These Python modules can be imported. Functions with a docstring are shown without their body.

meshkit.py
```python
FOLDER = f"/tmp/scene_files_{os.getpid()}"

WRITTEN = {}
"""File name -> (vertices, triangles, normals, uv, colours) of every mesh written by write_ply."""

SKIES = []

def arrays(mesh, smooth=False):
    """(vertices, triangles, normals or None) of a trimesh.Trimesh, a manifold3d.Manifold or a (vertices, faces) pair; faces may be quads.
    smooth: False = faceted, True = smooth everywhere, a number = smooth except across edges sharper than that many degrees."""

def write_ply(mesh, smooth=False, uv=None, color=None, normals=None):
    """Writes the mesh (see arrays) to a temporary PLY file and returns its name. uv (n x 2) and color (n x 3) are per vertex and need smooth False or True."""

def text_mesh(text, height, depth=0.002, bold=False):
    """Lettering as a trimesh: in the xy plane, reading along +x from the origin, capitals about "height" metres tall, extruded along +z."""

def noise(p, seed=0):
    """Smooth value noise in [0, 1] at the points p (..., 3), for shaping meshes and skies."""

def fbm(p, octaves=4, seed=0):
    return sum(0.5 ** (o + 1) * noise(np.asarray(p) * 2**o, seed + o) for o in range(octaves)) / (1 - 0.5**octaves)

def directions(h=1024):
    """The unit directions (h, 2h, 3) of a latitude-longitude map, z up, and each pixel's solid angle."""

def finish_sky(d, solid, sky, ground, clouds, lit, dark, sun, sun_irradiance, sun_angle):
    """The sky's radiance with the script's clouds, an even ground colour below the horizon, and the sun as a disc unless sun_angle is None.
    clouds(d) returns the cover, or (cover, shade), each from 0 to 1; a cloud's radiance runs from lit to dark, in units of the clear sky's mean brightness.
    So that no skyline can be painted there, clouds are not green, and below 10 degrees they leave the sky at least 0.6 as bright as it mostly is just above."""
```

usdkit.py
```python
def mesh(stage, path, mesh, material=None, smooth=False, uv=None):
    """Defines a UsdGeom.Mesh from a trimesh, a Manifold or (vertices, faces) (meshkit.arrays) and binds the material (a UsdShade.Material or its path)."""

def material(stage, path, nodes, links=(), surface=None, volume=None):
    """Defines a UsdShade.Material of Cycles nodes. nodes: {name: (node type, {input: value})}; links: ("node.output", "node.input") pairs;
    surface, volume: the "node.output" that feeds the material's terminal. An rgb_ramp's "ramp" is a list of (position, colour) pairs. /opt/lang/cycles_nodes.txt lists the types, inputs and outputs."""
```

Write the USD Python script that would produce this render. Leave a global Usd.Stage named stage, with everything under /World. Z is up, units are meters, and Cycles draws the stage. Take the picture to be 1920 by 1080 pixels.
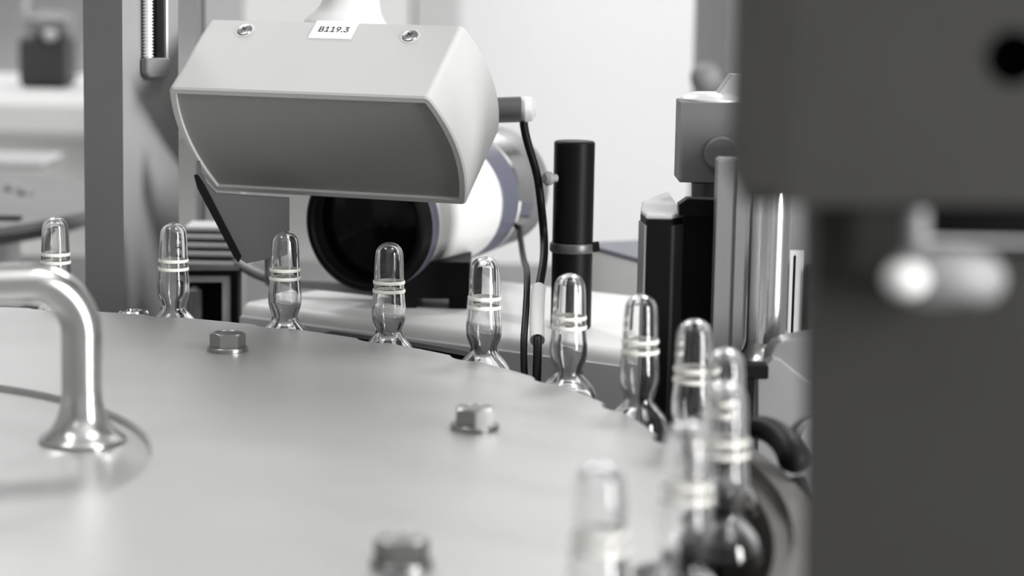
import math, numpy as np, trimesh, usdkit, meshkit
import manifold3d as m3
from shapely.geometry import Polygon, Point, LineString
from shapely import affinity
from shapely.ops import unary_union
from pxr import Usd, UsdGeom, UsdLux, UsdShade, Gf, Sdf

stage = Usd.Stage.CreateInMemory()
UsdGeom.SetStageUpAxis(stage, 'Z'); UsdGeom.SetStageMetersPerUnit(stage, 1.0)
UsdGeom.Xform.Define(stage, '/World'); UsdGeom.Scope.Define(stage, '/World/Looks')

# ------------------------------------------------------------------ camera, light, exposure
# All lengths below are millimetres in a frame whose z = 0 is the top of the star wheel, 950 mm above the floor.
ZW = 950.0
F, PITCH, ROLL, HCAM = 4200.0, 0.14083, 0.01777, 98.774
X0 = np.array([1.0, 0, 0]); UP0 = np.array([0, math.sin(PITCH), math.cos(PITCH)]); FWD = np.array([0, math.cos(PITCH), -math.sin(PITCH)])
RIGHT = math.cos(ROLL) * X0 + math.sin(ROLL) * UP0
DOWN = math.sin(ROLL) * X0 - math.cos(ROLL) * UP0
EYE = np.array([0, 0, HCAM])
EXPOSURE = 0.74
FOCUS, APERTURE = 612.0, 5.6

cam = UsdGeom.Camera.Define(stage, '/World/camera')
FL = F / 1920 * 36.0
cam.CreateFocalLengthAttr(FL); cam.CreateHorizontalApertureAttr(36.0); cam.CreateVerticalApertureAttr(20.25)
cam.CreateFStopAttr(FL / APERTURE); cam.CreateFocusDistanceAttr(FOCUS / 1000); cam.CreateClippingRangeAttr(Gf.Vec2f(0.01, 100)); cam.CreateExposureAttr(EXPOSURE)
m = np.eye(4); m[0, :3] = RIGHT; m[1, :3] = -DOWN; m[2, :3] = -FWD; m[3, :3] = (EYE + [0, 0, ZW]) / 1000
cam.AddTransformOp().Set(Gf.Matrix4d(m.tolist()))

def rect_light(name, pos, target, w, h, power, color=(1, 1, 1)):
    l = UsdLux.RectLight.Define(stage, '/World/' + name)
    l.CreateWidthAttr(w); l.CreateHeightAttr(h); l.CreateIntensityAttr(power); l.CreateColorAttr(Gf.Vec3f(*color))
    z = np.array(pos, float) - np.array(target, float); z /= np.linalg.norm(z)
    up = np.array([0, 0, 1.0]) if abs(z[2]) < .95 else np.array([0, 1.0, 0])
    x = np.cross(up, z); x /= np.linalg.norm(x); y = np.cross(z, x)
    t = np.eye(4); t[0, :3] = x; t[1, :3] = y; t[2, :3] = z; t[3, :3] = pos
    l.AddTransformOp().Set(Gf.Matrix4d(t.tolist()))
    return l

ROOM = dict(x0=-2.4, x1=1.75, y0=-2.6, y1=3.2, z1=2.75)
rect_light('window_daylight', (ROOM['x1'] - .03, -.87, 1.35), (0, -.87, 1.35), .40, 1.50, 30.0)          # through window_1 in the right wall
for k, (lx, ly) in enumerate([(-.9, 2.3), (.7, 2.3), (-.9, .2), (.7, .2), (-.9, -1.7)]):
    rect_light(f'ceiling_lamp_light_{k:03d}', (lx, ly, ROOM['z1'] - .07), (lx, ly, 0), .56, .56, (15.0, 15.0, 4.0, 4.0, 0.6)[k])
dome = UsdLux.DomeLight.Define(stage, '/World/sky_dome'); dome.CreateIntensityAttr(.3); dome.CreateColorAttr(Gf.Vec3f(.95, .98, 1))

# ------------------------------------------------------------------ helpers
def ray(px, py): return RIGHT * (px - 960) / F + DOWN * (py - 540) / F + FWD
def at(px, py, y):
    d = ray(px, py); return EYE + d * (y / d[1])
def on(px, py, z):
    d = ray(px, py); return EYE + d * ((z - HCAM) / d[2])
def hit(px, py, o, n):
    d = ray(px, py); return EYE + d * (np.dot(np.asarray(o) - EYE, n) / np.dot(d, n))
def camvec(a): return a[0] * RIGHT + a[1] * DOWN + a[2] * FWD
def unit(v): v = np.asarray(v, float); return v / np.linalg.norm(v)

taken, base_of = set(), {}
def numbered(parent, name):
    p, k = f'{parent}/{name}', 0
    while p in taken:
        k += 1; p = f'{parent}/{name}_{k:03d}'
    taken.add(p); return p
def tag(prim, label=None, cat=None, group=None, kind=None):
    for k, v in (('label', label), ('category', cat), ('group', group), ('kind', kind)):
        if v: prim.SetCustomDataByKey(k, v)
def thing(name, label, cat, base, group=None, kind=None):
    p = numbered('/World', name); x = UsdGeom.Xform.Define(stage, p)
    base = np.asarray(base, float); base_of[p] = base
    x.AddTranslateOp().Set(Gf.Vec3d(*((base + [0, 0, ZW]) / 1000))); x.AddRotateZOp().Set(0.0)
    tag(x.GetPrim(), label, cat, group, kind); return p
def part(name, mesh, mat, parent, smooth=35, label=None, kind=None):
    p = numbered(parent, name); b = base_of[parent]; base_of[p] = b
    v, f, _ = meshkit.arrays(mesh)
    pr = usdkit.mesh(stage, p, trimesh.Trimesh((v - b) / 1000, f, process=False), MAT[mat], smooth=smooth)
    tag(pr.GetPrim(), label, kind=kind); return p
def solo(name, mesh, mat, label, cat, smooth=35, group=None, kind=None):
    p = numbered('/World', name); v, f, _ = meshkit.arrays(mesh); base_of[p] = np.array([0, 0, -ZW])
    pr = usdkit.mesh(stage, p, trimesh.Trimesh((v + [0, 0, ZW]) / 1000, f, process=False), MAT[mat], smooth=smooth)
    tag(pr.GetPrim(), label, cat, group, kind); return p
def copy_of(src, name, base, rot, label, group=None):
    p = numbered('/World', name); x = UsdGeom.Xform.Define(stage, p)
    x.GetPrim().GetReferences().AddInternalReference(src); x.GetPrim().SetInstanceable(True)
    x.ClearXformOpOrder()
    base_of[p] = np.asarray(base, float)
    UsdGeom.Xformable(x).GetPrim().GetAttribute('xformOp:translate').Set(Gf.Vec3d(*((base_of[p] + [0, 0, ZW]) / 1000)))
    UsdGeom.Xformable(x).GetPrim().GetAttribute('xformOp:rotateZ').Set(float(rot))
    x.GetPrim().GetAttribute('xformOpOrder').Set(['xformOp:translate', 'xformOp:rotateZ'])
    tag(x.GetPrim(), label, group=group); return p

def join(*ms): return trimesh.util.concatenate([trimesh.Trimesh(*meshkit.arrays(x)[:2], process=False) for x in ms])
def frame(axis, hint=(0, 0, 1)):
    w = unit(axis); h = np.asarray(hint, float)
    if abs(np.dot(w, unit(h))) > .98: h = np.array([1.0, 0, 0])
    u = unit(np.cross(h, w)); return u, np.cross(w, u), w
def lathe(prof, o=(0, 0, 0), axis=(0, 0, 1), n=48):
    """prof: (radius, height) from bottom to top; closed at the axis when a radius is 0"""
    u, v, w = frame(axis); o = np.asarray(o, float); V, rows = [], []
    a = np.arange(n) * 2 * np.pi / n; ring = np.cos(a)[:, None] * u + np.sin(a)[:, None] * v
    for r, h in prof:
        if r < 1e-9: rows.append([len(V)]); V.append(o + w * h)
        else: rows.append(list(range(len(V), len(V) + n))); V.extend(o + w * h + r * ring)
    Fc = []
    for A, B in zip(rows[:-1], rows[1:]):
        for j in range(n):
            k = (j + 1) % n
            if len(A) > 1 and len(B) > 1: Fc += [(A[j], A[k], B[k]), (A[j], B[k], B[j])]
            elif len(A) > 1: Fc.append((A[j], A[k], B[0]))
            elif len(B) > 1: Fc.append((A[0], B[k], B[j]))
    return trimesh.Trimesh(np.array(V), np.array(Fc), process=False)
def cyl(a, b, r, n=40, bev=None):
    a, b = np.asarray(a, float), np.asarray(b, float); L = np.linalg.norm(b - a); c = min(r * .08, L * .08) if bev is None else bev
    return lathe([(0, 0), (r - c, 0), (r, c), (r, L - c), (r - c, L), (0, L)], a, b - a, n)
def pipe(prof, a, b, n=40):  # ring: closed section (r, h) list
    return lathe(list(prof) + [prof[0]], a, np.asarray(b) - a, n)
def smooth_path(pts, n=60):
    from scipy.interpolate import CubicSpline
    p = np.asarray(pts, float); t = np.r_[0, np.cumsum(np.linalg.norm(np.diff(p, axis=0), axis=1))]
    return CubicSpline(t, p)(np.linspace(0, t[-1], n))
def tube(pts, r, sides=20, caps=True):
    p = np.asarray(pts, float); t = np.gradient(p, axis=0); t /= np.linalg.norm(t, axis=1, keepdims=True)
    u = frame(t[0])[0]; V, Fc = [], []; rr = np.broadcast_to(r, (len(p),)); a = np.arange(sides) * 2 * np.pi / sides
    for i in range(len(p)):
        u = unit(u - t[i] * np.dot(u, t[i])); v = np.cross(t[i], u)
        V.extend(p[i] + rr[i] * (np.cos(a)[:, None] * u + np.sin(a)[:, None] * v))
    for i in range(len(p) - 1):
        for j in range(sides):
            k = (j + 1) % sides; A, B = i * sides, (i + 1) * sides
            Fc += [(A + j, A + k, B + k), (A + j, B + k, B + j)]
    if caps:
        V += [p[0], p[-1]]; e = len(V)
        for j in range(sides):
            k = (j + 1) % sides; Fc += [(e - 2, k, j), (e - 1, (len(p) - 1) * sides + j, (len(p) - 1) * sides + k)]
    return trimesh.Trimesh(np.array(V), np.array(Fc), process=False)
def prism(poly, h, bev=0.4, o=(0, 0, 0), u=(1, 0, 0), v=(0, 1, 0), holes=()):
    """poly (list or Polygon) in the plane (u, v) at o, extruded by h along u x v, both rims chamfered"""
    if not isinstance(poly, Polygon): poly = Polygon(poly)
    u, v = unit(u), np.asarray(v, float); v = unit(v - u * np.dot(u, v)); w = np.cross(u, v)
    for hh in holes: poly = poly.difference(hh)
    poly = poly.simplify(1e-4)
    def cs(g): return m3.CrossSection([np.asarray(g.exterior.coords)[:-1]] + [np.asarray(i.coords)[:-1] for i in g.interiors], m3.FillRule.EvenOdd)
    c = cs(poly)
    if bev > 0 and not poly.interiors:
        inn = poly.buffer(-bev, join_style=2); 
        if inn.is_empty or inn.geom_type != 'Polygon': M = c.extrude(h)
        else:
            M = None
            P_ = np.asarray(poly.exterior.coords)[:-1]
            def ring(g, z): 
                q = np.asarray(g.exterior.coords)[:-1]; return np.c_[q, np.full(len(q), z)]
            convex = poly.area > .999 * poly.convex_hull.area
            if convex: M = m3.Manifold.hull_points(np.vstack([ring(inn, 0), ring(poly, bev), ring(poly, h - bev), ring(inn, h)]))
            else:
                M = c.extrude(h)
    else: M = c.extrude(h)
    x = M.to_mesh(); V = np.asarray(x.vert_properties)[:, :3]
    return trimesh.Trimesh(np.asarray(o, float) + V[:, :1] * u + V[:, 1:2] * v + V[:, 2:3] * w, np.asarray(x.tri_verts), process=False)
def box(c, s, u=(1, 0, 0), v=(0, 1, 0), bev=.4):
    u, v = unit(u), unit(v); w = np.cross(u, v); a, b, h = np.asarray(s, float) / 2
    return prism([(-a, -b), (a, -b), (a, b), (-a, b)], s[2], min(bev, min(s) * .3), np.asarray(c) - w * h, u, v)
def man(t):
    v, f, _ = meshkit.arrays(t); t = trimesh.Trimesh(v, f); t.merge_vertices()
    return m3.Manifold(m3.Mesh(np.asarray(t.vertices, np.float32), np.asarray(t.faces, np.uint32)))
def cut(a, *bs):
    M = man(a)
    for b in bs: M = M - man(b)
    return M
def circle(x, y, r, n=64): return Polygon([(x + r * math.cos(t), y + r * math.sin(t)) for t in np.arange(n) * 2 * np.pi / n])

# ------------------------------------------------------------------ materials
MAT = {}
def plain(name, col, rough=.5, metal=0.0, spec=.5, bump=0, scale=400, coat=0, var=0):
    n = {'p': ('principled_bsdf', dict(base_color=col, roughness=rough, metallic=metal, specular_ior_level=spec, coat_weight=coat))}; l = []
    if var or bump:
        n['c'] = ('texture_coordinate', {}); n['n'] = ('noise_texture', dict(scale=scale, detail=3)); l.append(('c.object', 'n.vector'))
    if var:
        n['r'] = ('rgb_ramp', dict(ramp=[(.3, tuple(x * (1 - var) for x in col)), (.7, tuple(min(1, x * (1 + var)) for x in col))])); l += [('n.fac', 'r.fac'), ('r.color', 'p.base_color')]
    if bump:
        n['b'] = ('bump', dict(strength=bump, distance=.0002)); l += [('n.fac', 'b.height'), ('b.normal', 'p.normal')]
    MAT[name] = usdkit.material(stage, '/World/Looks/' + name, n, l, surface='p.BSDF')
plain('wheel_metal', (.51, .51, .505), .40, .85, var=.03, scale=40)
plain('lid_metal', (.49, .49, .485), .38, .85, var=.03, scale=40)
plain('steel', (.66, .655, .64), .2, 1.0)
plain('chrome', (.8, .8, .8), .07, 1.0)
plain('rod_chrome', (.8, .8, .8), .17, 1.0)
plain('zinc', (.8, .8, .79), .35, .4)
plain('bolt_metal', (.33, .33, .325), .3, 1.0)
plain('alu', (.50, .50, .50), .42, .35, var=.03, scale=30)
plain('alu_light', (.66, .66, .655), .45, .3)
plain('grey_metal', (.22, .22, .22), .45, .3)
plain('mid_grey', (.24, .24, .245), .5, 0)
plain('dark_steel', (.11, .11, .11), .4, .6)
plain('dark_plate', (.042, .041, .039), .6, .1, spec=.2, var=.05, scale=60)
plain('panel_grey', (.085, .085, .086), .5)
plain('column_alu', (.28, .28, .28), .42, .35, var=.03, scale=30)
plain('bench_white', (.62, .62, .615), .5)
plain('gauge_grey', (.15, .15, .15), .5, .2)
plain('dark_matt', (.05, .05, .05), .5, 0, spec=.2)
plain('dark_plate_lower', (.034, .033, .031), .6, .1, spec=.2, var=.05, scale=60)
plain('black', (.004, .004, .0045), .45, spec=.12)
plain('black_soft', (.006, .006, .006), .6, spec=.12)
plain('black_gloss', (.003, .003, .003), .1, spec=.25)
plain('satin', (.3, .3, .3), .6, .2)
plain('white_plastic', (.70, .70, .69), .38)
plain('head_grey', (.53, .53, .52), .45, bump=.02, scale=3000)
plain('head_panel', (.27, .27, .25), .45, spec=.3)
plain('paper', (.86, .86, .85), .7)
plain('ink', (.02, .02, .02), .7)
plain('blue_grey', (.11, .112, .15), .4)
plain('bed_white', (.78, .78, .77), .5)
plain('bed_grey', (.66, .66, .66), .5)
plain('wall_white', (.90, .90, .90), .8)
plain('wall_grey', (.30, .30, .30), .8)
plain('ceiling_grey', (.6, .6, .6), .8)
plain('off_white', (.84, .84, .82), .6)
plain('floor_grey', (.45, .45, .45), .5)
plain('brown_grey', (.085, .078, .072), .5, .2)
plain('enamel', (.80, .79, .73), .45)
MAT['glass'] = usdkit.material(stage, '/World/Looks/glass', {'p': ('principled_bsdf', dict(base_color=(1, 1, 1), roughness=0.0, ior=1.47, transmission_weight=1.0))}, surface='p.BSDF')
MAT['pane'] = usdkit.material(stage, '/World/Looks/pane', {'t': ('transparent_bsdf', {}), 'g': ('glossy_bsdf', dict(roughness=0.0)), 'f': ('fresnel', dict(IOR=1.45)), 'm': ('mix_closure', {})},
                              [('t.BSDF', 'm.closure1'), ('g.BSDF', 'm.closure2'), ('f.fac', 'm.fac')], surface='m.closure')
MAT['lamp'] = usdkit.material(stage, '/World/Looks/lamp', {'e': ('emission', dict(color=(1, 1, 1), strength=1.0))}, surface='e.emission')

# ------------------------------------------------------------------ the room
R = {k: v * 1000 for k, v in ROOM.items()}
cx, cy = (R['x0'] + R['x1']) / 2, (R['y0'] + R['y1']) / 2
W, D, H = R['x1'] - R['x0'], R['y1'] - R['y0'], R['z1']
def zc(z): return z - ZW
solo('floor', box((cx, cy, zc(-50)), (W + 200, D + 200, 100)), 'floor_grey', 'grey floor under the machine', 'floor', kind='structure')
solo('ceiling', box((cx, cy, zc(H + 50)), (W + 200, D + 200, 100)), 'ceiling_grey', 'pale grey ceiling', 'ceiling', kind='structure')
solo('wall_back', box((cx, R['y1'] + 50, zc(H / 2)), (W + 200, 100, H)), 'wall_white', 'bright white wall behind the machine', 'wall', kind='structure')
solo('wall_front', box((cx, R['y0'] - 50, zc(H / 2)), (W + 200, 100, H)), 'wall_grey', 'grey wall behind the viewer', 'wall', kind='structure')
solo('wall_left', box((R['x0'] - 50, cy, zc(H / 2)), (100, D, H)), 'wall_grey', 'grey wall on the left', 'wall', kind='structure')
wy0, wy1, wz0, wz1 = -1110, -630, 560, 2140
wr = prism([(R['y0'], 0), (R['y1'], 0), (R['y1'], H), (R['y0'], H)], 100, 0, (R['x1'], 0, zc(0)), (0, 1, 0), (0, 0, 1), holes=[Polygon([(wy0, wz0), (wy1, wz0), (wy1, wz1), (wy0, wz1)])])
solo('wall_right', wr, 'wall_grey', 'grey wall on the right with the window', 'wall', kind='structure')
w1 = thing('window_1', 'window in the right wall', 'window', (R['x1'], (wy0 + wy1) / 2, zc(wz0)), kind='structure')
fr = prism([(wy0, wz0), (wy1, wz0), (wy1, wz1), (wy0, wz1)], 60, 0, (R['x1'] + 30, 0, zc(0)), (0, 1, 0), (0, 0, 1), holes=[Polygon([(wy0 + 40, wz0 + 40), (wy1 - 40, wz0 + 40), (wy1 - 40, wz1 - 40), (wy0 + 40, wz1 - 40)])])
part('window_frame', fr, 'white_plastic', w1); part('pane', box((R['x1'] + 60, (wy0 + wy1) / 2, zc((wz0 + wz1) / 2)), (6, wy1 - wy0 - 80, wz1 - wz0 - 80), bev=0), 'pane', w1)
for k, (lx, ly) in enumerate([(-.9, 2.3), (.7, 2.3), (-.9, .2), (.7, .2), (-.9, -1.7)]):
    t = thing('ceiling_lamp', ('square ceiling lamp near the back wall on the left', 'square ceiling lamp near the back wall on the right', 'square ceiling lamp above the machine on the left', 'square ceiling lamp above the machine on the right', 'square ceiling lamp above the viewer')[k], 'ceiling lamp', (lx * 1000, ly * 1000, zc(H)), group='ceiling lamps')
    part('frame', prism([(-300, -300), (300, -300), (300, 300), (-300, 300)], 60, 0, (lx * 1000, ly * 1000, zc(H - 60)), holes=[Polygon([(-285, -285), (285, -285), (285, 285), (-285, 285)])]), 'white_plastic', t)
    part('diffuser', box((lx * 1000, ly * 1000, zc(H - 20)), (568, 568, 8)), 'lamp', t)

# ------------------------------------------------------------------ the machine's deck and the star wheel
C = np.array([-169.445, 434.829]); RA, RW = 211.718, 205.6
ANG = [1.39467 - k * 2 * np.pi / 36 for k in range(12)]
cab = thing('work_cabinet', 'dark steel work cabinet carrying the wheel and everything around it', 'cabinet', (-272, 700, -ZW))
part('cabinet', box((-272, 700, (-ZW - 66) / 2), (715, 1010, ZW - 66), bev=6), 'alu_light', cab)
part('deck_plate', box((-272, 700, -63), (735, 1030, 6), bev=1), 'dark_steel', cab)

wh = thing('star_wheel', 'large round matt grey metal star wheel holding the ampoules', 'star wheel', (C[0], C[1], -60))
pockets = unary_union([circle(C[0] + RA * math.cos(k * np.pi / 18 + ANG[0]), C[1] + RA * math.sin(k * np.pi / 18 + ANG[0]), 8.3, 40) for k in range(36)])
rim = circle(C[0], C[1], RW, 720).difference(pockets)
RL = 97.2
def chamfered(poly, z0, z1, b, hole=None):
    inn = poly.buffer(-b)
    if hole is not None: poly, inn = poly.difference(hole), inn.difference(hole.buffer(b))
    return join(prism(poly, z1 - z0 - b, 0, (0, 0, z0)), prism(inn, b, 0, (0, 0, z1 - b)))
part('top_plate', chamfered(rim, -4, 0, .35, circle(C[0], C[1], RL, 240)), 'wheel_metal', wh, smooth=25)
part('centre_lid', cyl((C[0], C[1], -5), (C[0], C[1], -1.5), RL - .05, 240, .1), 'lid_metal', wh)
part('hub', cyl((C[0], C[1], -60), (C[0], C[1], -4.05), 190, 200), 'dark_steel', wh)
part('lower_plate', chamfered(rim, -46, -42, .35, circle(C[0], C[1], 190.2, 200)), 'wheel_metal', wh, smooth=25)

# the hex bolts of the wheel
bolts = [((428, 655), 12, 'hex bolt with washer on the grey wheel nearest the second ampoule from the column'), ((885, 812), 33, 'hex bolt with washer at the middle of the wheel with a bright glint'),
         ((742, 1068), 8, 'blurred hex bolt at the bottom edge of the picture on the grey wheel')]
b0 = None
for k, (_, rz, lab) in enumerate(bolts):
    a = .2495 + (1 - k) * 2 * np.pi / 9 + .012
    pos = (C[0] + 167.5 * math.cos(a), C[1] + 167.5 * math.sin(a), 0)
    if b0 is None:
        b0 = thing('hex_bolt', lab, 'bolt', pos, group='hex bolts on the wheel'); o = np.array(pos)
        part('washer', lathe([(0, 0), (5.25, 0), (5.35, .12), (5.35, .95), (5.2, 1.1), (0, 1.1)], o, n=48), 'bolt_metal', b0)
        hexa = Polygon([(4.65 * math.cos(t), 4.65 * math.sin(t)) for t in np.arange(6) * np.pi / 3])
        hx = m3.Manifold.hull_points(np.vstack([np.c_[np.array(hexa.exterior.coords)[:-1], np.full(6, 0)], np.c_[np.array(hexa.exterior.coords)[:-1], np.full(6, 3.0)], ]))
        dome_ = man(lathe([(0, 0), (5.6, 0), (5.6, 2.6), (4.0, 3.65), (3.6, 3.75), (3.3, 3.75), (3.1, 3.55), (0, 3.55)], n=48))
        hx = m3.CrossSection([np.array(hexa.exterior.coords)[:-1]]).extrude(4.2) ^ dome_
        x = hx.to_mesh(); part('head', trimesh.Trimesh(np.asarray(x.vert_properties)[:, :3] + o + [0, 0, 1.1], np.asarray(x.tri_verts), process=False), 'bolt_metal', b0, smooth=20)
        stage.GetPrimAtPath(b0).GetAttribute('xformOp:rotateZ').Set(float(rz))
    else: copy_of(b0, 'hex_bolt', pos, rz, lab, 'hex bolts on the wheel')

# the lid's handle
foot = on(155, 828, -1.5); foot[2] = -1.5
hd = unit(np.array([C[0] - foot[0], C[1] - foot[1], 0])); span = 2 * np.hypot(C[0] - foot[0], C[1] - foot[1]); HH, BR, TR = 34.2, 11.0, 4.3
hl = thing('lid_handle', 'bent brushed steel tube handle with flared foot standing on the wheel', 'handle', foot)
def arc(c, a, b, n=14): return [c + a * math.cos(t) + b * math.sin(t) for t in np.linspace(0, np.pi / 2, n)]
up = np.array([0, 0, 1.0]); p1 = foot + up * (HH - BR); q = foot + hd * span
path = [foot + up * z for z in np.linspace(5, HH - BR, 8)][:-1] + arc(p1 + hd * BR, -hd * BR, up * BR) + [foot + up * HH + hd * s for s in np.linspace(BR, span - BR, 16)][1:-1] + arc(q + up * (HH - BR) - hd * BR, up * BR, hd * BR) + [q + up * z for z in np.linspace(HH - BR, 5, 8)][1:]
part('tube', tube(path, TR, 40), 'steel', hl, smooth=60)
flare = [(0, 0), (8.9, 0), (9.25, .25), (9.25, .6), (8.9, 1.1), (7.6, 2.0), (6.5, 3.2), (5.5, 4.9), (4.8, 7.0), (4.45, 9.0), (4.32, 11), (0, 11)]
part('foot', lathe(flare, foot, n=64), 'steel', hl, smooth=50); part('foot', lathe(flare, q, n=64), 'steel', hl, smooth=50)

# ------------------------------------------------------------------ the ampoules
from scipy.interpolate import PchipInterpolator
def profile():
    z = np.array([-44, -6.4, -4.8, -3.2, -1.6, -0.4, 0.8, 1.9, 3.0, 4.4, 6.2, 8.0, 10.5, 14.0, 18.0, 20.9, 22.4])
    r = np.array([7.4, 7.4, 7.2, 6.75, 5.85, 4.8, 3.9, 3.55, 3.8, 4.25, 4.6, 4.62, 4.38, 4.15, 4.0, 3.9, 3.76])
    zz = np.r_[-44, np.linspace(-9, 22.4, 70)]; rr = PchipInterpolator(z, r)(zz)
    out = [(0, -44.6), (3, -44.7), (6.2, -45), (7.1, -44.7)] + list(zip(rr, zz))
    for t in np.linspace(0, np.pi / 2, 14)[1:]:
        out.append((3.76 * math.cos(t) ** .9 if t < 1.57 else 0, 22.4 + 3.6 * math.sin(t)))
    return out
OUT = profile()
def inner():
    o = np.array(OUT); t = np.gradient(o, axis=0); n = np.stack([-t[:, 1], t[:, 0]], 1); n /= np.linalg.norm(n, axis=1, keepdims=True) + 1e-12
    off = np.interp(o[:, 1], [-44, -6, -2, 1.5, 5, 9, 20, 26], [.6, .65, .85, 1.15, .85, .7, .65, .6])[:, None]; q = o + n * off; q[:, 0] = np.maximum(q[:, 0], 0); q[0] = (0, o[0, 1] + .6); q[-1] = (0, o[-1, 1] - .75); return [tuple(x) for x in q]
def rad(z): a = np.array(OUT[4:]); return float(np.interp(z, a[:, 1], a[:, 0]))
names = ['glass ampoule at the far left, half hidden behind the steel handle', 'clear glass ampoule with two pale rings in front of the grey column', 'clear glass ampoule with two pale rings under the left part of the scanner head',
         'clear glass ampoule standing in front of the dark lens opening', 'glass ampoule in front of the white lens barrel and its black bracket', 'glass ampoule in front of the round black post',
         'glass ampoule in front of the tall black block with the pale top', 'slightly blurred glass ampoule right of the one before the black block', 'blurred ampoule at the right turn of the wheel, farther of two in line',
         'blurred ampoule at the right turn of the wheel, nearer of two in line', 'strongly blurred ampoule on the near right rim of the wheel above the dark gap', 'nearest and most blurred ampoule at the bottom of the picture']
a0 = None
for k, a in enumerate(ANG):
    pos = np.array([C[0] + RA * math.cos(a), C[1] + RA * math.sin(a), 0])
    if a0 is None:
        a0 = thing('ampoule', names[0], 'ampoule', pos, group='ampoules around the wheel')
        inn_ = lathe(inner(), pos, n=64); inn_.invert()
        g = part('glass_body', join(lathe(OUT, pos, n=64), inn_), 'glass', a0, smooth=60)
        for z in (15.2, 12.85):
            r = rad(z); part('colour_ring', lathe([(r - .05, z - .45), (r + .14, z - .45), (r + .22, z - .2), (r + .22, z + .2), (r + .14, z + .45), (r - .05, z + .45), (r - .05, z - .45)], pos, n=64), 'enamel', a0, label='pale printed ring')
    else: copy_of(a0, 'ampoule', pos, 0, names[k], 'ampoules around the wheel')

# ------------------------------------------------------------------ the scanner head
HD = 640.0; S = HD / F
U, V, Wd = camvec((.9247, .0662, -.3746)), camvec((.2301, .6863, .6894)), camvec((.3031, -.7239, .619))
U = unit(U); V = unit(V - U * np.dot(U, V)); Wd = np.cross(U, V); Wd = Wd if np.dot(Wd, FWD) > 0 else -Wd
Lr, Ld, Lb = 81.6, 41.4, 30.4
O = EYE + ray(593.8, 274.8) * HD
def side(sgn, bulge, n=18): return [(sgn * (Lr / 2 + bulge * (1 - s * s)), s * Ld / 2) for s in np.linspace(-1, 1, n)]
outline = Polygon(side(1, 4.0) + side(-1, 3.4)[::-1]).buffer(-2.2).buffer(2.2)
head = thing('scanner_head', 'pale grey barrel-sided scanner head with dark window and white end face', 'scanner head', O + V * Ld / 2)
def hp(poly, w0, w1, bev):  # prism from depth w0 to w1 along Wd
    m_ = prism(poly, w1 - w0, bev, O + Wd * w0, U, V); return m_
body = cut(hp(outline, 0, Lb, .5), hp(outline.buffer(-2.15), -3, 1.6, 0))
part('housing', body, 'head_grey', head, smooth=25)
part('window', hp(outline.buffer(-2.2), 1.0, 2.0, .1), 'head_panel', head, label='dark grey front window')
topn = -V; topO = O - V * Ld / 2
for px, py in ((459, 57), (769, 68)):
    c_ = hit(px, py, topO, topn)
    s_ = part('screw', cut(lathe([(0, -.6), (2.3, -.6), (2.4, .0), (2.2, .42), (1.6, .62), (0, .62)], c_, topn, 40), *[box(c_ + topn * .6, (2.1, .42, .9), unit(U + Wd * d_), np.cross(topn, unit(U + Wd * d_)), bev=0) for d_ in (1.0, -1.0)]), 'bolt_metal', head, smooth=30)
    part('screw_seat', lathe([(2.35, -.3), (2.9, -.3), (2.9, .12), (2.35, .12), (2.35, -.3)], c_, topn, 40), 'alu_light', head)
lc = [hit(px, py, topO, topn) for px, py in ((592, 40), (671, 45), (655, 79), (577, 73))]
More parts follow.
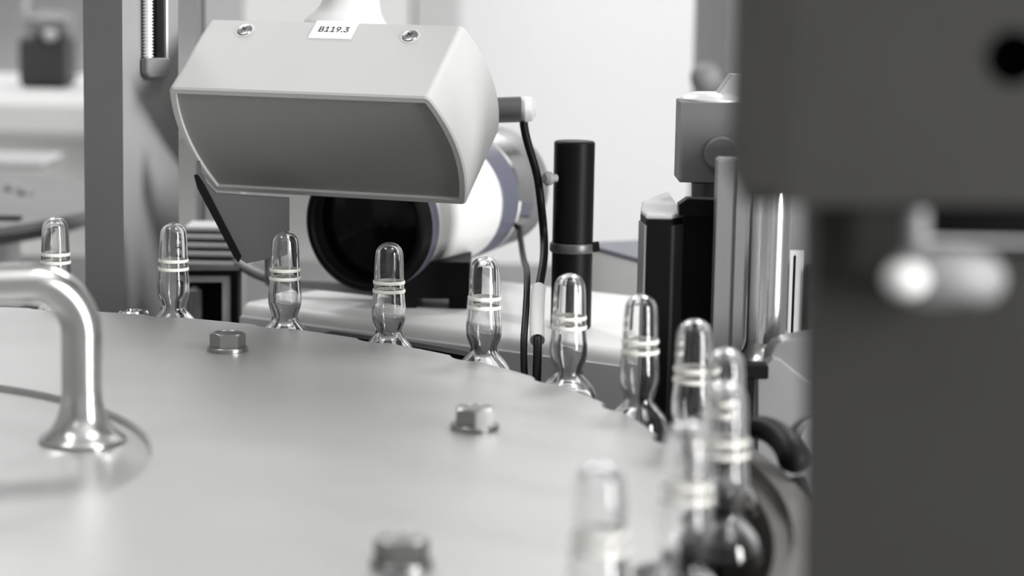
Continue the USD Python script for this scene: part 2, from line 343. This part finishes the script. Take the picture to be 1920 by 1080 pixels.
l0 = lc[3]; lw = np.dot(lc[2] - lc[3], U); lh = np.dot(lc[0] - lc[3], Wd); lo = hit(577, 72, topO, topn)
lab = part('label_plate', prism([(0, 0), (lw, 0), (lw, lh), (0, lh)], .18, 0, lo + topn * .0, U, Wd) if np.dot(np.cross(U, Wd), topn) > 0 else prism([(0, 0), (lw, 0), (lw, lh), (0, lh)], .18, 0, lo + topn * .18, U, Wd), 'paper', head, label='white label reading B119.3')
tm = meshkit.text_mesh('B119.3', 1.0, .02, bold=True); tb = tm.bounds; sc_ = lw * .70 / (tb[1, 0] - tb[0, 0])
tv = (tm.vertices - [tb[0, 0], tb[0, 1], 0]) * [sc_, sc_ * 1.05, 1]; th_ = (tb[1, 1] - tb[0, 1]) * sc_ * 1.05
tv = tv + [lw * .16, (lh - th_) / 2 + .1, 0]
part('lettering', trimesh.Trimesh(lo + tv[:, :1] * U + tv[:, 1:2] * Wd + topn * (.19 + tv[:, 2:3]), tm.faces, process=False), 'ink', lab, smooth=False)

# the white swan neck on top of the head
nb = at(652, 62, 684); nt = at(668, -60, 684)
nk = thing('mounting_neck', 'glossy white trumpet-shaped mounting neck behind the scanner head', 'mounting neck', nb)
Ln = np.linalg.norm(nt - nb); k_ = 684 / F
part('cone', lathe([(0, 0), (84 * k_, 0), (85 * k_, 1.2), (80 * k_, 2.8), (66 * k_, 5.0), (57 * k_, 7.4), (52 * k_, 10.5), (48 * k_, 15), (45 * k_, Ln), (0, Ln)], nb, nt - nb, 64), 'white_plastic', nk, smooth=50)
part('arm', cyl(nt, nt + unit(nt - nb) * 60, 44 * k_), 'white_plastic', nk)

# gland and cables
gl = thing('cable_gland', 'dark grey cable gland on the right of the scanner head', 'cable gland', at(930, 205, 668))
ga, gb = at(918, 207, 668), at(978, 205, 668)
part('nut', cyl(ga, gb, 24 * 668 / F, 40), 'dark_steel', gl)
part('collar', lathe([(0, 0), (3.3, 0), (3.9, 1.0), (3.6, 3.0), (2.0, 4.2), (0, 4.4)], gb, gb - ga), 'alu_light', gl)
def cable(name, pts, r, lab, mat='black'): return solo(name, tube(smooth_path(pts, 70), r, 16), mat, lab, 'cable', smooth=60)
cable('cable', [at(981, 213, 669), at(985, 250, 669), at(996, 290, 669), at(1006, 325, 668), at(1013, 370, 665), at(1019, 430, 668), at(1019, 490, 656), at(1011, 540, 643), at(1007, 600, 627), at(1008, 660, 612), at(1006, 716, 605), at(1004, 860, 600)], 1.25, 'black cable hanging from the scanner gland down to the bed')
cable('cable', [at(950, 330, 800), at(966, 390, 782), at(975, 440, 750), at(983, 490, 700), at(988, 545, 644), at(985, 600, 628), at(982, 660, 613), at(984, 720, 606), at(986, 860, 601)], 1.0, 'thinner black cable running down from behind the lens barrel')
slv = [at(1010, 541, 642.8), at(1007, 590, 629.6), at(1007.5, 638, 617.5)]
solo('cable_sleeve', tube(smooth_path(slv, 12), 2.1, 24), 'paper', 'white marker sleeve around the black cable', 'cable marker')

# ------------------------------------------------------------------ the lens camera under the head
LY = 700.0; k_ = LY / F; LR = 128 * k_
lo_ = at(681, 424, LY); tl = math.radians(28); AX = unit(camvec((.925 * math.sin(tl), -.38 * math.sin(tl), math.cos(tl))))
def s2(px): return px * k_ / math.sin(tl)
lens = thing('inspection_camera', 'white cylindrical inspection camera with dark lens and blue-grey bands', 'camera', lo_)
def band(s0, s1, r, b=.5): return lathe([(0, s0), (r - b, s0), (r, s0 + b), (r, s1 - b), (r - b, s1), (0, s1)], lo_, AX, 96)
part('front_ring', lathe([(LR * .86, 6), (LR * .87, .9), (LR * .90, .2), (LR * .95, 0), (LR * .99, .6), (LR, 1.6), (LR, 6.5), (LR * .86, 6.5), (LR * .86, 6)], lo_, AX, 96), 'black', lens)
part('lens_glass', lathe([(0, 4.5), (LR * .5, 4.9), (LR * .87, 6.0), (LR * .87, 7), (0, 7)], lo_, AX, 96), 'black_gloss', lens, smooth=60, label='black glossy lens glass')
part('front_band', band(6.5, s2(32), LR * 1.003), 'blue_grey', lens, label='blue-grey band')
part('barrel', band(s2(32), s2(160), LR * .985, .2), 'white_plastic', lens)
part('rear_band', band(s2(160), s2(196), LR * 1.0), 'blue_grey', lens, label='blue-grey band')
part('chrome_ring', band(s2(196), s2(232), LR * .995, 1.2), 'chrome', lens)
part('rear_cover', lathe([(0, s2(232)), (LR * .97, s2(232)), (LR * .985, s2(236)), (LR * .985, s2(262)), (LR * .9, s2(275)), (0, s2(275))], lo_, AX, 96), 'grey_metal', lens)

BED = -8.0
A_, B_ = on(455, 568, BED), on(1195, 662, BED)
bd = unit(B_ - A_); bd[2] = 0; bd = unit(bd); bn = np.array([-bd[1], bd[0], 0]); bn = bn if bn[1] > 0 else -bn
up = np.array([0, 0, 1.0]); brk = thing('camera_bracket', 'black bracket under the white inspection camera', 'bracket', on(810, 575, BED))
mid = lo_ + AX * s2(95)
cb = on(812, 577, BED) + np.array([0, 12.0, 0])
cr = prism([(-11.5, 3.2), (11.5, 3.2), (11.5, 15), (-11.5, 15)], 28, 0, cb + np.array([0, 14.0, 0]), X0, up)
part('cradle', cut(cr, cyl(lo_ - AX * 20, lo_ + AX * 200, LR * 1.01, 96)), 'black_soft', brk, smooth=20)
for sx, sy in ((-8, -11), (8, -11), (-8, 11), (8, 11)):
    part('foot', box(cb + np.array([sx, sy, 1.7]), (6, 6, 3.4)), 'black_soft', brk)

# ------------------------------------------------------------------ the white bed behind the wheel
bed = thing('machine_bed', 'white machine bed with rounded front edge behind the wheel', 'machine bed', (A_[0], A_[1], -60))
Lbed = np.linalg.norm(B_ - A_) + 12
sec = [(0, -52)] + [(0, -4)] + [(4 - 4 * math.cos(t), -4 + 4 * math.sin(t)) for t in np.linspace(0, np.pi / 2, 10)] + [(96, 0), (96, -52)]
# section plane: x = bn, y = up ; extruded along bd
ori = np.array([A_[0], A_[1], BED]); m_ = prism([(a, b) for a, b in sec], Lbed, 0, ori, bn, up)
if np.dot(np.cross(bn, up), bd) < 0: m_ = prism([(a, b) for a, b in sec], Lbed, 0, ori + bd * Lbed, bn, up)
part('cover', m_, 'bed_white', bed, smooth=40)
fa = ori + bn * -.6 + bd * Lbed / 2 + np.array([0, 0, -28])
part('front_skirt', box(fa, (Lbed, 1.6, 48), bd, bn, bev=.3), 'bed_grey', bed)
solo('hose', tube(smooth_path([at(447, 492, 742), at(470, 508, 735), at(520, 526, 728), at(590, 534, 724), at(660, 541, 722), at(730, 549, 722), at(790, 553, 724)], 60), 1.7, 18), 'mid_grey', 'dark grey hose lying on the bed left of the inspection camera', 'hose')

# light housing behind the bed on the right
hx0, hx1 = at(1090, 470, 800), at(1235, 500, 745)
hs = thing('grey_housing', 'pale grey housing with blue-grey rim behind the black posts', 'housing', (hx0 + hx1) / 2 * [1, 1, 0] + [0, 0, -60])
hu = unit((hx1 - hx0) * [1, 1, 0]); hv = np.array([-hu[1], hu[0], 0]); hm = (hx0 + hx1) / 2; Lh = np.linalg.norm((hx1 - hx0)[:2])
ztop = at(1160, 482, (hx0[1] + hx1[1]) / 2)[2]
part('body', box((hm[0] + hv[0] * 30, hm[1] + hv[1] * 30, (ztop - 60) / 2), (Lh, 60, ztop + 60), hu, hv), 'off_white', hs)
part('rim', box((hm[0] + hv[0] * 30, hm[1] + hv[1] * 30, ztop + .8), (Lh + 1, 61, 1.6), hu, hv), 'blue_grey', hs, label='blue-grey rim')

# black post
pb = on(1070, 614, BED); k_ = pb[1] / F
zt = at(1072, 264, pb[1])[2]
ps = thing('black_post', 'round black post with clamp ring and knob', 'post', pb)
part('rod', cyl(pb, (pb[0], pb[1], zt), 38.5 * k_, 48, .5), 'black', ps)
zr = at(1072, 463, pb[1])[2]; o = np.array([pb[0], pb[1], zr])
part('clamp_ring', lathe([(38 * k_, -1.4), (41.5 * k_, -1.4), (43.5 * k_, -.8), (43.5 * k_, .8), (41.5 * k_, 1.4), (38 * k_, 1.4), (38 * k_, -1.4)], o), 'dark_steel', ps)
part('clamp_screw', cyl(at(1108, 464, pb[1] - 2), at(1124, 462, pb[1] - 2), 10 * k_), 'black_soft', ps)
part('knob', lathe([(0, 0), (1.2, 0), (1.2, 1.5), (2.0, 2.0), (2.2, 3.3), (1.5, 4.2), (0, 4.4)], at(1043, 334, pb[1] - 5.6), (-.8, -.5, 0)), 'mid_grey', ps)

# tall black block with a pale top
yb = 556.0; k_ = yb / F
q_ = lambda px, py=403, y=yb: at(px, py, y)[:2]
fp = [q_(1201, 393, 567), q_(1212, 403, 556), q_(1259, 403, 556), q_(1281, 399, 562), q_(1252, 372, 620), q_(1204, 372, 590)]
zt = at(1235, 404, yb)[2]
bb = thing('black_block', 'tall black block with pale chamfered top behind the ampoules', 'block', (np.mean(fp, 0)[0], np.mean(fp, 0)[1], -60))
part('body', prism(fp, zt - 1.0 + 60, 0, (0, 0, -60)), 'black', bb, smooth=False)
part('top_cap', prism(fp, 1.1, .3, (0, 0, zt - 1.0)), 'alu', bb, smooth=False, label='pale metal top')
e0, e1 = q_(1200.5, 395, yb + 11), q_(1211.5, 403, yb - .2)
ev = unit(np.r_[np.array(e1) - e0, 0]); en = np.array([ev[1], -ev[0], 0])
part('edge_strip', box(np.array([*(np.array(e0) + e1) / 2, (zt - 62) / 2 - .5]) + en * .1, (np.linalg.norm(np.array(e1) - e0), .5, zt + 58), ev, np.cross(up, ev), bev=.1), 'grey_metal', bb)  # lighter grey strip paints the light on the left chamfer
ee0, ee1 = q_(1260, 403, yb - .2), q_(1280, 399, yb + 4.8)
ev = unit(np.r_[np.array(ee1) - ee0, 0])
part('edge_strip', box(np.array([*(np.array(ee0) + ee1) / 2, (zt - 62) / 2 - .5]) , (np.linalg.norm(np.array(ee1) - ee0), .5, zt + 58), ev, np.cross(up, ev), bev=.1), 'dark_plate', bb)
yc = 574.0
bx = thing('black_cover', 'black cover plate between the black block and the steel rods', 'cover', at(1312, 770, yc - 14))
zc_ = at(1312, 396, 563)[2]
part('plate', prism([(43.3, 563), q_(1352, 400, 563), q_(1352, 400, 570), (43.3, 570)], zc_ + 60, .2, (0, 0, -60)), 'black', bx)
part('top_tab', prism([(-5.6, -1.2), (5.3, -1.2), (5.3, 3), (-3.6, 3.2), (-5.8, 1.6)], 6, .1, at(1312, 392, yc - 10), (1, 0, 0), (0, 0, 1)), 'black', bx)

# ------------------------------------------------------------------ gauge block, ball knob and rods on the right
yg = 590.0; k_ = yg / F
gz0, gz1 = at(1330, 343, yg)[2], at(1330, 192, yg)[2]
gbk = thing('gauge_block', 'grey round-topped metal block on a short stem', 'block', at(1345, 343, yg))
gx0, gx1 = at(1275, 260, yg)[0], at(1405, 260, yg)[0]
part('block', box(((gx0 + gx1) / 2, yg + 9, (gz0 + gz1) / 2), (gx1 - gx0, 18, gz1 - gz0), bev=.3), 'gauge_grey', gbk)
part('top_cap', lathe([(0, 0), (8.8, 0), (8.8, .5), (8.2, 1.2), (6.6, 1.9), (5.4, 2.2), (0, 2.2)], ((gx0 + gx1) / 2, yg + 9, gz1), n=64), 'alu_light', gbk)
part('wedge', prism([(0, 0), (7, 0), (7, 5.4), (3.6, 5.4)], 8, .2, (at(1348, 180, yg)[0], yg + 13, gz1 + 1.8), (1, 0, 0), (0, 0, 1)), 'alu', gbk)
part('stem', cyl(at(1322, 380, yg + 9), at(1322, 340, yg + 9), 26 * k_), 'dark_steel', gbk)
part('clamp_button', lathe([(0, 0), (4.6, 0), (4.6, 1.2), (4, 1.8), (0, 1.8)], at(1352, 288, yg), (0, -1, 0)), 'gauge_grey', gbk)

ykn = 1085.0; k_ = ykn / F
kn = thing('knob_handle', 'blurred dark grey ball knob beside the tall grey panel', 'knob', at(1325, 172, ykn))
part('ball', lathe([(30 * k_ * math.cos(t), 30 * k_ * math.sin(t)) for t in np.linspace(-np.pi / 2, np.pi / 2, 24)], at(1324, 146, ykn), (0, 0, 1), 48), 'mid_grey', kn, smooth=60)
part('stem', cyl(at(1330, 152, ykn), at(1372, 166, ykn + 27), 13 * k_), 'mid_grey', kn)
yp = 1012.0
pp = thing('tall_cabinet', 'tall grey cabinet edge behind the gauge block', 'cabinet', (at(1450, 640, yp)[0], yp + 140, -ZW))
px0, px1 = at(1359, 100, yp)[0], at(1640, 100, yp)[0]
yp = 1110.0; px0, px1 = at(1360, 100, yp)[0], at(1640, 100, yp)[0]
part('cabinet_body', box(((px0 + px1) / 2, yp + 100, (150 - ZW) / 2), (px1 - px0, 200, 150 + ZW), bev=1), 'grey_metal', pp)

yr = 548.0; k_ = yr / F
rs = thing('guide_rod', 'flat grey satin guide rod left of the polished one', 'rod', at(1368, 760, yr))
part('rod', box((at(1368, 500, yr)[0], yr + 4, -3), (55 * k_, 8, 114), bev=.6), 'grey_metal', rs)
part('edge_strip', box((at(1384, 500, yr)[0], yr - .3, -3), (15 * k_, .8, 114), bev=.2), 'grey_metal', rs)
rc = at(1436, 655, yr + 6)
rd = thing('polished_rod', 'polished chrome rod with bright highlight and flared foot', 'rod', rc)
part('rod', cyl(rc, (rc[0], rc[1], 55), 40 * k_, 64), 'rod_chrome', rd)
part('foot', lathe([(0, -8), (9, -8), (9.2, -6), (8.2, -3), (6.6, -1), (5.6, .5), (40 * k_, 2.2), (0, 2.2)], rc, n=64), 'steel', rd)
sl = thing('slotted_plate', 'narrow pale slotted plate beside the polished rod', 'plate', at(1487, 640, yr + 22))
ys = yr + 22; ks = ys / F
pz0, pz1 = at(1488, 650, ys)[2], at(1488, 468, ys)[2]; sx0, sx1 = at(1466, 560, ys)[0], at(1502, 560, ys)[0]
slot = Polygon([(2.3, 0), (3.0, 0), (3.0, pz1 - pz0 - 1.6), (2.65, pz1 - pz0 - .9), (2.3, pz1 - pz0 - 1.6)])
part('plate', prism([(0, -.1), (sx1 - sx0, -.1), (sx1 - sx0, pz1 - pz0), (1.2, pz1 - pz0), (0, pz1 - pz0 - 1.4)], 2.2, 0, (sx0, ys, pz0), (1, 0, 0), (0, 0, 1), holes=[slot]), 'alu_light', sl)
part('slot_back', box(((sx0 + sx1) / 2, ys + .9, (pz0 + pz1) / 2), (sx1 - sx0 - .4, .6, pz1 - pz0 - .8), bev=0), 'black_soft', sl)
bk = thing('rear_plate', 'grey upright plate behind the slotted plate', 'plate', at(1500, 640, yr + 36))
yk = yr + 27
part('plate', box((at(1486, 500, yk)[0], yk + 4, -1), (200 * yk / F, 6, 118), bev=.4), 'grey_metal', bk)
db = thing('dark_box', 'small dark box standing right of the slotted plate', 'box', at(1540, 628, yr + 18))
part('body', box((at(1560, 565, yr + 18)[0], yr + 22, (at(1560, 500, yr + 18)[2] + at(1560, 632, yr + 18)[2]) / 2), (92 * k_, 8, 132 * k_), bev=.5), 'dark_plate', db)
part('base', box((at(1560, 632, yr + 18)[0], yr + 22, (at(1560, 632, yr + 18)[2] - 60) / 2), (90 * k_, 7, at(1560, 632, yr + 18)[2] + 60), bev=.3), 'alu', db)
# rounded base block under the rod
yq = 530.0; kq = yq / F
bq = thing('base_block', 'grey base block with a rounded shoulder under the polished rod', 'block', at(1500, 900, yq))
def pz(px, py): p = at(px, py, yq); return (p[0], p[2])
shp = [pz(1440, 690), pz(1444, 668), pz(1456, 650), pz(1475, 642), pz(1560, 626), pz(1660, 620), pz(1660, 1080), pz(1440, 1080)]
part('block', prism(shp, 10, .5, (0, yq + 12, 0), (1, 0, 0), (0, 0, 1)), 'grey_metal', bq)
shp2 = [pz(1418, 700), pz(1448, 668), pz(1462, 672), pz(1500, 704), pz(1530, 728), pz(1545, 760), pz(1545, 1080), pz(1418, 1080)]
part('front_plate', prism(shp2, 6, .4, (0, yq + 5, 0), (1, 0, 0), (0, 0, 1)), 'mid_grey', bq)
part('boss', lathe([(0, 0), (5.2, 0), (5.2, 1.2), (4, 2.2), (0, 2.4)], at(1530, 820, yq - 1.2), (0, -1, 0)), 'alu', bq)
ct = thing('black_clamp', 'black clamp with a vertical stalk in front of the rods', 'clamp', at(1404, 800, yr - 22))
yv = yr - 22
part('jaw', box((at(1415, 690, yv)[0], yv, at(1415, 694, yv)[2]), (46 * k_, 6, 26 * k_)), 'black_soft', ct)
part('stalk', box((at(1403, 750, yv)[0], yv, at(1403, 748, yv)[2]), (18 * k_, 4, 96 * k_)), 'black_soft', ct)

# outer guide rail around the right of the wheel, and its black lever
gr = thing('guide_rail', 'dark brown-grey curved guide rail outside the ampoules on the right', 'guide rail', (C[0] + 240, C[1], -60))
def sector(r0, r1, a0_, a1_, n=80):
    t = np.linspace(a0_, a1_, n); return Polygon([(C[0] + r1 * math.cos(x), C[1] + r1 * math.sin(x)) for x in t] + [(C[0] + r0 * math.cos(x), C[1] + r0 * math.sin(x)) for x in t[::-1]])
part('rail', prism(sector(221.0, 229.2, -.85, .34), 52, 0, (0, 0, -60)), 'brown_grey', gr)
part('lip', prism(sector(224.5, 229.2, -.85, .34), 3, 0, (0, 0, -8)), 'brown_grey', gr)
solo('gap_shade_strip', join(prism(sector(221.2, 226.5, .76, 1.02), 3, 0, (0, 0, -6.5)), prism(sector(222, 224, .78, 1.0), 54, 0, (0, 0, -60))), 'black_soft', 'thin black curved strip painting the shadow gap behind the wheel rim below the lens', 'shade strip')  # black strip paints the shadowed gap between wheel rim and bed
lv = thing('black_lever', 'blurred black lever knob on the guide rail', 'lever', at(1460, 880, 470))
part('knob', join(*[]) if False else tube(smooth_path([at(1412, 802, 478), at(1440, 806, 474), at(1470, 828, 468), at(1488, 862, 462), at(1492, 884, 460)], 24), np.r_[2.0, np.linspace(2.6, 3.4, 20), 3.2, 2.4, 1.2], 24), 'black', lv, smooth=60)
part('stem', cyl(at(1490, 900, 456), at(1505, 950, 452), 2.0), 'black_soft', lv)

# ------------------------------------------------------------------ the dark plates in the near foreground at the right
yf = 262.0
def pf(px, py, y=yf): p = at(px, py, y); return (p[0], p[2])
fu = thing('foreground_bracket', 'large dark grey bracket out of focus at the right foreground', 'bracket', at(1700, 1080, yf))
holeU = circle(*pf(1900, 108), 52 * yf / F, 48)
plU = Polygon([pf(1402, -90), pf(2040, -90), pf(2040, 385), pf(1402, 385)]).difference(holeU)
part('upper_plate', prism(plU, 14, 0, (0, yf + 14, 0), (1, 0, 0), (0, 0, 1)), 'dark_plate', fu)
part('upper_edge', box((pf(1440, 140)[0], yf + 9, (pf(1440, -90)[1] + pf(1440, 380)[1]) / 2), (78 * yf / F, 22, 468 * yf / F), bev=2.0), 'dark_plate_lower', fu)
part('hole_liner', lathe([(52 * yf / F, -13.9), (52 * yf / F, -1), (52 * yf / F - .3, -.5), (52 * yf / F - .6, -13), (0, -13.2), (0, -13.9)][::1], (holeU.centroid.x, yf, holeU.centroid.y), (0, -1, 0)), 'black', fu)
holeL = Polygon([pf(1740, 396), pf(2040, 396), pf(2040, 484), pf(1752, 480)]).buffer(.8)
plL = Polygon([pf(1545, 380), pf(2040, 380), pf(2040, 1250), pf(1545, 1250)]).difference(holeL)
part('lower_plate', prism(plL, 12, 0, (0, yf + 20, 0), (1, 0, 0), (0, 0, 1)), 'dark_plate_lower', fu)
part('recess_shade', box((pf(1890, 434)[0], yf + 19, pf(1890, 434)[1]), (300 * yf / F, 1, 100 * yf / F), bev=0), 'black', fu)  # black sheet paints the deep shadow in this recess
ri = thing('chrome_knob', 'bright chrome knob, a blurred ring on a pin, on the foreground bracket', 'knob', at(1768, 575, yf))
yk = yf - 1; kk = yk / F
cr_ = at(1772, 522, yk)
part('ring', lathe([(112 * kk - 3.2 + 3.2 * math.cos(t), 3.0 * math.sin(t)) for t in np.linspace(-np.pi, np.pi, 24)], cr_, unit(np.array([.02, .25, 1])), 64), 'satin', ri, smooth=60)
part('pin', cyl(at(1718, 392, yk + 3), at(1718, 520, yk + 3), 22 * kk), 'satin', ri)
part('ball', lathe([(2.5 * math.cos(t), 2.0 * math.sin(t)) for t in np.linspace(-np.pi / 2, np.pi / 2, 20)], at(1698, 524, yk - 6), (0, 0, 1), 40), 'paper', ri, smooth=60)  # white ball paints the bright highlight at the left of the knob

# ------------------------------------------------------------------ the left column with threaded rod
yc = 652.0; kc = yc / F
c0 = at(231, 300, yc); SD = 19.9; d1, d2 = np.array([1, 1, 0]) / 2 ** .5, np.array([-1, 1, 0]) / 2 ** .5
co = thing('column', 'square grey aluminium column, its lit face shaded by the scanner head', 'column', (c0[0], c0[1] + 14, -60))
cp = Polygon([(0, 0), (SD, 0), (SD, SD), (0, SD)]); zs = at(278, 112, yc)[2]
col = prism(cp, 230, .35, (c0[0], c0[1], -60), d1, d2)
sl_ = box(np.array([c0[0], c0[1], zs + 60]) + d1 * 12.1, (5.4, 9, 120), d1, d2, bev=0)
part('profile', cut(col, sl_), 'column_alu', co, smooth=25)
part('slot_back', box(np.array([c0[0], c0[1], zs + 59]) + d1 * 12.1 + d2 * 4.2, (5.4, .4, 117), d1, d2, bev=0), 'black_soft', co)  # black sheet paints the shade inside the slot
tr0 = np.array([c0[0], c0[1], zs - .5]) + d1 * 8.0 - d2 * 1.5
pr = []
for i in range(110):
    z = i * .95; pr += [(1.15, z), (1.55, z + .35), (1.55, z + .55), (1.15, z + .9)]
thr = thing('threaded_rod', 'bright threaded rod with rounded end cap on the face of the grey column', 'threaded rod', tr0)
part('thread', lathe([(0, 0)] + pr + [(0, 104.5)], tr0, n=32), 'zinc', thr, smooth=20)
ec = np.array([c0[0], c0[1], at(278, 128, yc)[2]]) + d1 * 10.5 - d2 * 1.6
capp = Polygon([(-4.2, 2.8), (-4.2, -1.6), (-2.9, -3.0), (2.9, -3.0), (4.2, -1.6), (4.2, 2.8)]).buffer(-.6).buffer(.6)
part('end_cap', prism(capp, 3.2, .4, ec + d2 * 1.6, d1, up), 'grey_metal', thr)
part('rail', box(np.array([c0[0], c0[1], zs + 52]) + d1 * 15.3 - d2 * .4, (.8, .8, 104), d1, d2, bev=.1), 'alu_light', thr)

# cap screw just behind the wheel's rim
cs0 = on(237, 588, 0); cs0 = np.array([cs0[0], cs0[1] + 12, -4.0])
sc = thing('cap_screw', 'small polished cap screw behind the wheel rim at the foot of the column', 'screw', (cs0[0], cs0[1], -60))
part('post', cyl((cs0[0], cs0[1], -60), (cs0[0], cs0[1], -4), 3.0), 'dark_steel', sc)
part('head', lathe([(0, 0), (4.3, 0), (4.4, .3), (4.4, 2.6), (3.9, 3.2), (2.6, 3.2), (2.4, 2.2), (0, 2.2)], (cs0[0], cs0[1], -4.0)), 'chrome', sc)

# ------------------------------------------------------------------ behind the head at the left: post, panel, fins, frame
yp = 860.0
sp = thing('support_post', 'pale grey support post behind the scanner head', 'post', at(410, 500, yp))
xa, xb = at(384, 100, yp)[0], at(452, 100, yp)[0]
part('post', box(((xa + xb) / 2, yp + 8, 40), (xb - xa, 16, 200), bev=.4), 'alu', sp)
part('side_strip', box((at(374, 100, yp)[0], yp + 9, 40), (14 * yp / F, 16, 200), bev=.4), 'mid_grey', sp)
yt = 642.0
tp = thing('gusset_panel', 'grey gusset panel with a black slanted edge under the scanner head', 'panel', at(500, 470, 650))
def pt(px, py, y=yt): p = at(px, py, y); return (p[0], p[2])
part('panel', prism([pt(368, 303), pt(368, 346), pt(450, 486), pt(462, 494), pt(541, 478), pt(541, 372), pt(404, 363), pt(386, 344), pt(376, 326), pt(373, 303)], 2.5, 0, (0, yt + 2.5, 0), (1, 0, 0), (0, 0, 1)), 'panel_grey', tp)
part('edge', prism([pt(364, 328), pt(372, 328), pt(384, 346), pt(453, 480), pt(447, 492), pt(438, 480), pt(370, 352)], 3.4, 0, (0, yt + 2.9, 0), (1, 0, 0), (0, 0, 1)), 'black_soft', tp, label='black slanted edge')
part('strut', cyl(at(505, 462, yt + 2), on(505, 530, BED) + [0, 0, .2], 1.5), 'mid_grey', tp)
def pt(px, py, y): p = at(px, py, y); return (p[0], p[2])
yn = 775.0
fm = thing('finned_motor', 'finned grey motor block behind the ampoule at the column', 'motor', at(400, 540, yn))
part('core', box((*at(392, 470, yn + 9)[[0, 1]], (at(392, 430, yn)[2] + at(392, 512, yn)[2]) / 2), (96 * yn / F, 14, 84 * yn / F)), 'dark_steel', fm)
part('stand', box((*at(392, 470, yn + 9)[:2], (at(392, 512, yn)[2] - 60) / 2 - .1), (80 * yn / F, 10, at(392, 512, yn)[2] + 60)), 'dark_steel', fm)
for i, py in enumerate((429, 444, 460, 476, 494)):
    part('fin', box((at(396 + i * 3, py, yn)[0], yn + 8, at(396, py, yn)[2]), ((100 + i * 6) * yn / F, 18, 8.5 * yn / F), bev=.3), 'alu_light', fm)
yn2 = 724.0; kn2 = yn2 / F
fr_ = thing('square_frame', 'black and pale nested square frame below the finned motor', 'frame', at(405, 605, yn2))
def rectp(x0_, y0_, x1_, y1_): return Polygon([pt(x0_, y0_, yn2), pt(x1_, y0_, yn2), pt(x1_, y1_, yn2), pt(x0_, y1_, yn2)])
part('outer_frame', prism(rectp(350, 507, 446, 640), 10, 0, (0, yn2 + 10, 0), (1, 0, 0), (0, 0, 1), holes=[rectp(345, 517, 432, 650)]), 'black_soft', fr_)
part('inner_frame', prism(rectp(350, 517, 431, 640), 9, 0, (0, yn2 + 10, 0), (1, 0, 0), (0, 0, 1), holes=[rectp(345, 530, 416, 650)]), 'alu_light', fr_)
part('back', box((*at(398, 575, yn2 + 12)[[0, 1]], at(398, 578, yn2)[2]), (92 * kn2, 2, 130 * kn2)), 'black', fr_)
part('roller', cyl(at(366, 640, yn2 + 3), at(366, 536, yn2 + 3), 13 * kn2, 32, 1.5), 'grey_metal', fr_)

# ------------------------------------------------------------------ far background
yt = 950.0; tc = np.array([-375.0, 1000.0, -8.0])
tt = thing('rear_turntable', 'round pale turntable in the left background', 'turntable', (tc[0], tc[1], -60))
part('plate', lathe([(0, -5), (186, -5), (190, -4), (190, -.6), (189, 0), (0, 0)], tc, n=160), 'grey_metal', tt)
part('skirt', lathe([(0, -51.9), (150, -51.9), (150, -9), (149, -5.1), (0, -5.1)], tc, n=160), 'alu', tt)
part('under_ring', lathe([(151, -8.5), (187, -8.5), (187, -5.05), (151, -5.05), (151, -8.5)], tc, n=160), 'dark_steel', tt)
for px, py in ((22, 358), (48, 366)):
    c_ = on(px, py, -8)
    part('stud', lathe([(0, 0), (3.6, 0), (3.4, 2.0), (2.4, 2.8), (0, 2.8)], c_), 'grey_metal', tt)
c_ = on(-10, 412, -8); part('slot_bar', box(c_ + [0, 0, .8], (22, 6, 1.6)), 'black_soft', tt)

yd = 1700.0; kd = yd / F
cbt = thing('dark_canister', 'blurred dark box-shaped canister in the left background', 'canister', at(90, 160, yd))
part('body', box(at(90, 115, yd), (86 * kd, 40, 92 * kd), bev=3), 'dark_matt', cbt); 
part('lid', box(at(100, 45, yd), (70 * kd, 40, 46 * kd), bev=8), 'grey_metal', cbt)
part('cap', box(at(95, 66, yd - 24), (22 * kd, 10, 20 * kd), bev=2), 'alu', cbt)
part('arm', cyl(at(42, -40, yd), at(52, 60, yd), 8 * kd), 'alu', cbt)
shz = at(90, 163, yd)[2]
cbn = thing('white_bench', 'white bench in the left background under the dark canister', 'bench', (-560, yd, -ZW))
part('top', box((-560, yd + 40, shz - 15), (900, 340, 30), bev=6), 'bench_white', cbn)
part('body', box((-560, yd + 70, (shz - 30 - ZW) / 2), (860, 260, shz - 30 + ZW), bev=6), 'off_white', cbn)
pb2 = thing('grey_tray', 'blurred grey tray edge in front of the white bench', 'tray', at(40, 300, 1300))
part('tray', box(at(0, 300, 1300), (200 * 1300 / F, 60, 18 * 1300 / F), bev=3), 'alu', pb2)
yw = 2400.0; kw = yw / F
for i, (x0_, x1_, mat, lab) in enumerate(((452, 770, 'off_white', 'wide pale cabinet door far behind the scanner head'), (778, 860, 'alu_light', 'narrow grey cabinet upright far behind the scanner head'))):
    w_ = solo('far_cabinet', box((at((x0_ + x1_) / 2, 0, yw)[0], yw + 50, -350), ((x1_ - x0_) * kw, 100, 1200), bev=4), mat, lab, 'cabinet')

wc = thing('added_wall_cabinet', 'added grey wall cabinet, unseen high on the left of the back wall, darkening the wheel reflection', 'cabinet', (-900, R['y1'], 150))  # unseen cabinet added to darken what the wheel reflects
part('body', box((-900, R['y1'] - 150, 560), (1200, 298, 800), bev=4), 'mid_grey', wc)
for sx in (-1, 1):
    d_ = part('door', box((-900 + sx * 299, R['y1'] - 309, 560), (590, 18, 790), bev=3), 'mid_grey', wc)
    part('door_handle', cyl((-900 + sx * 40, R['y1'] - 330, 200), (-900 + sx * 40, R['y1'] - 330, 360), 6), 'alu', d_)
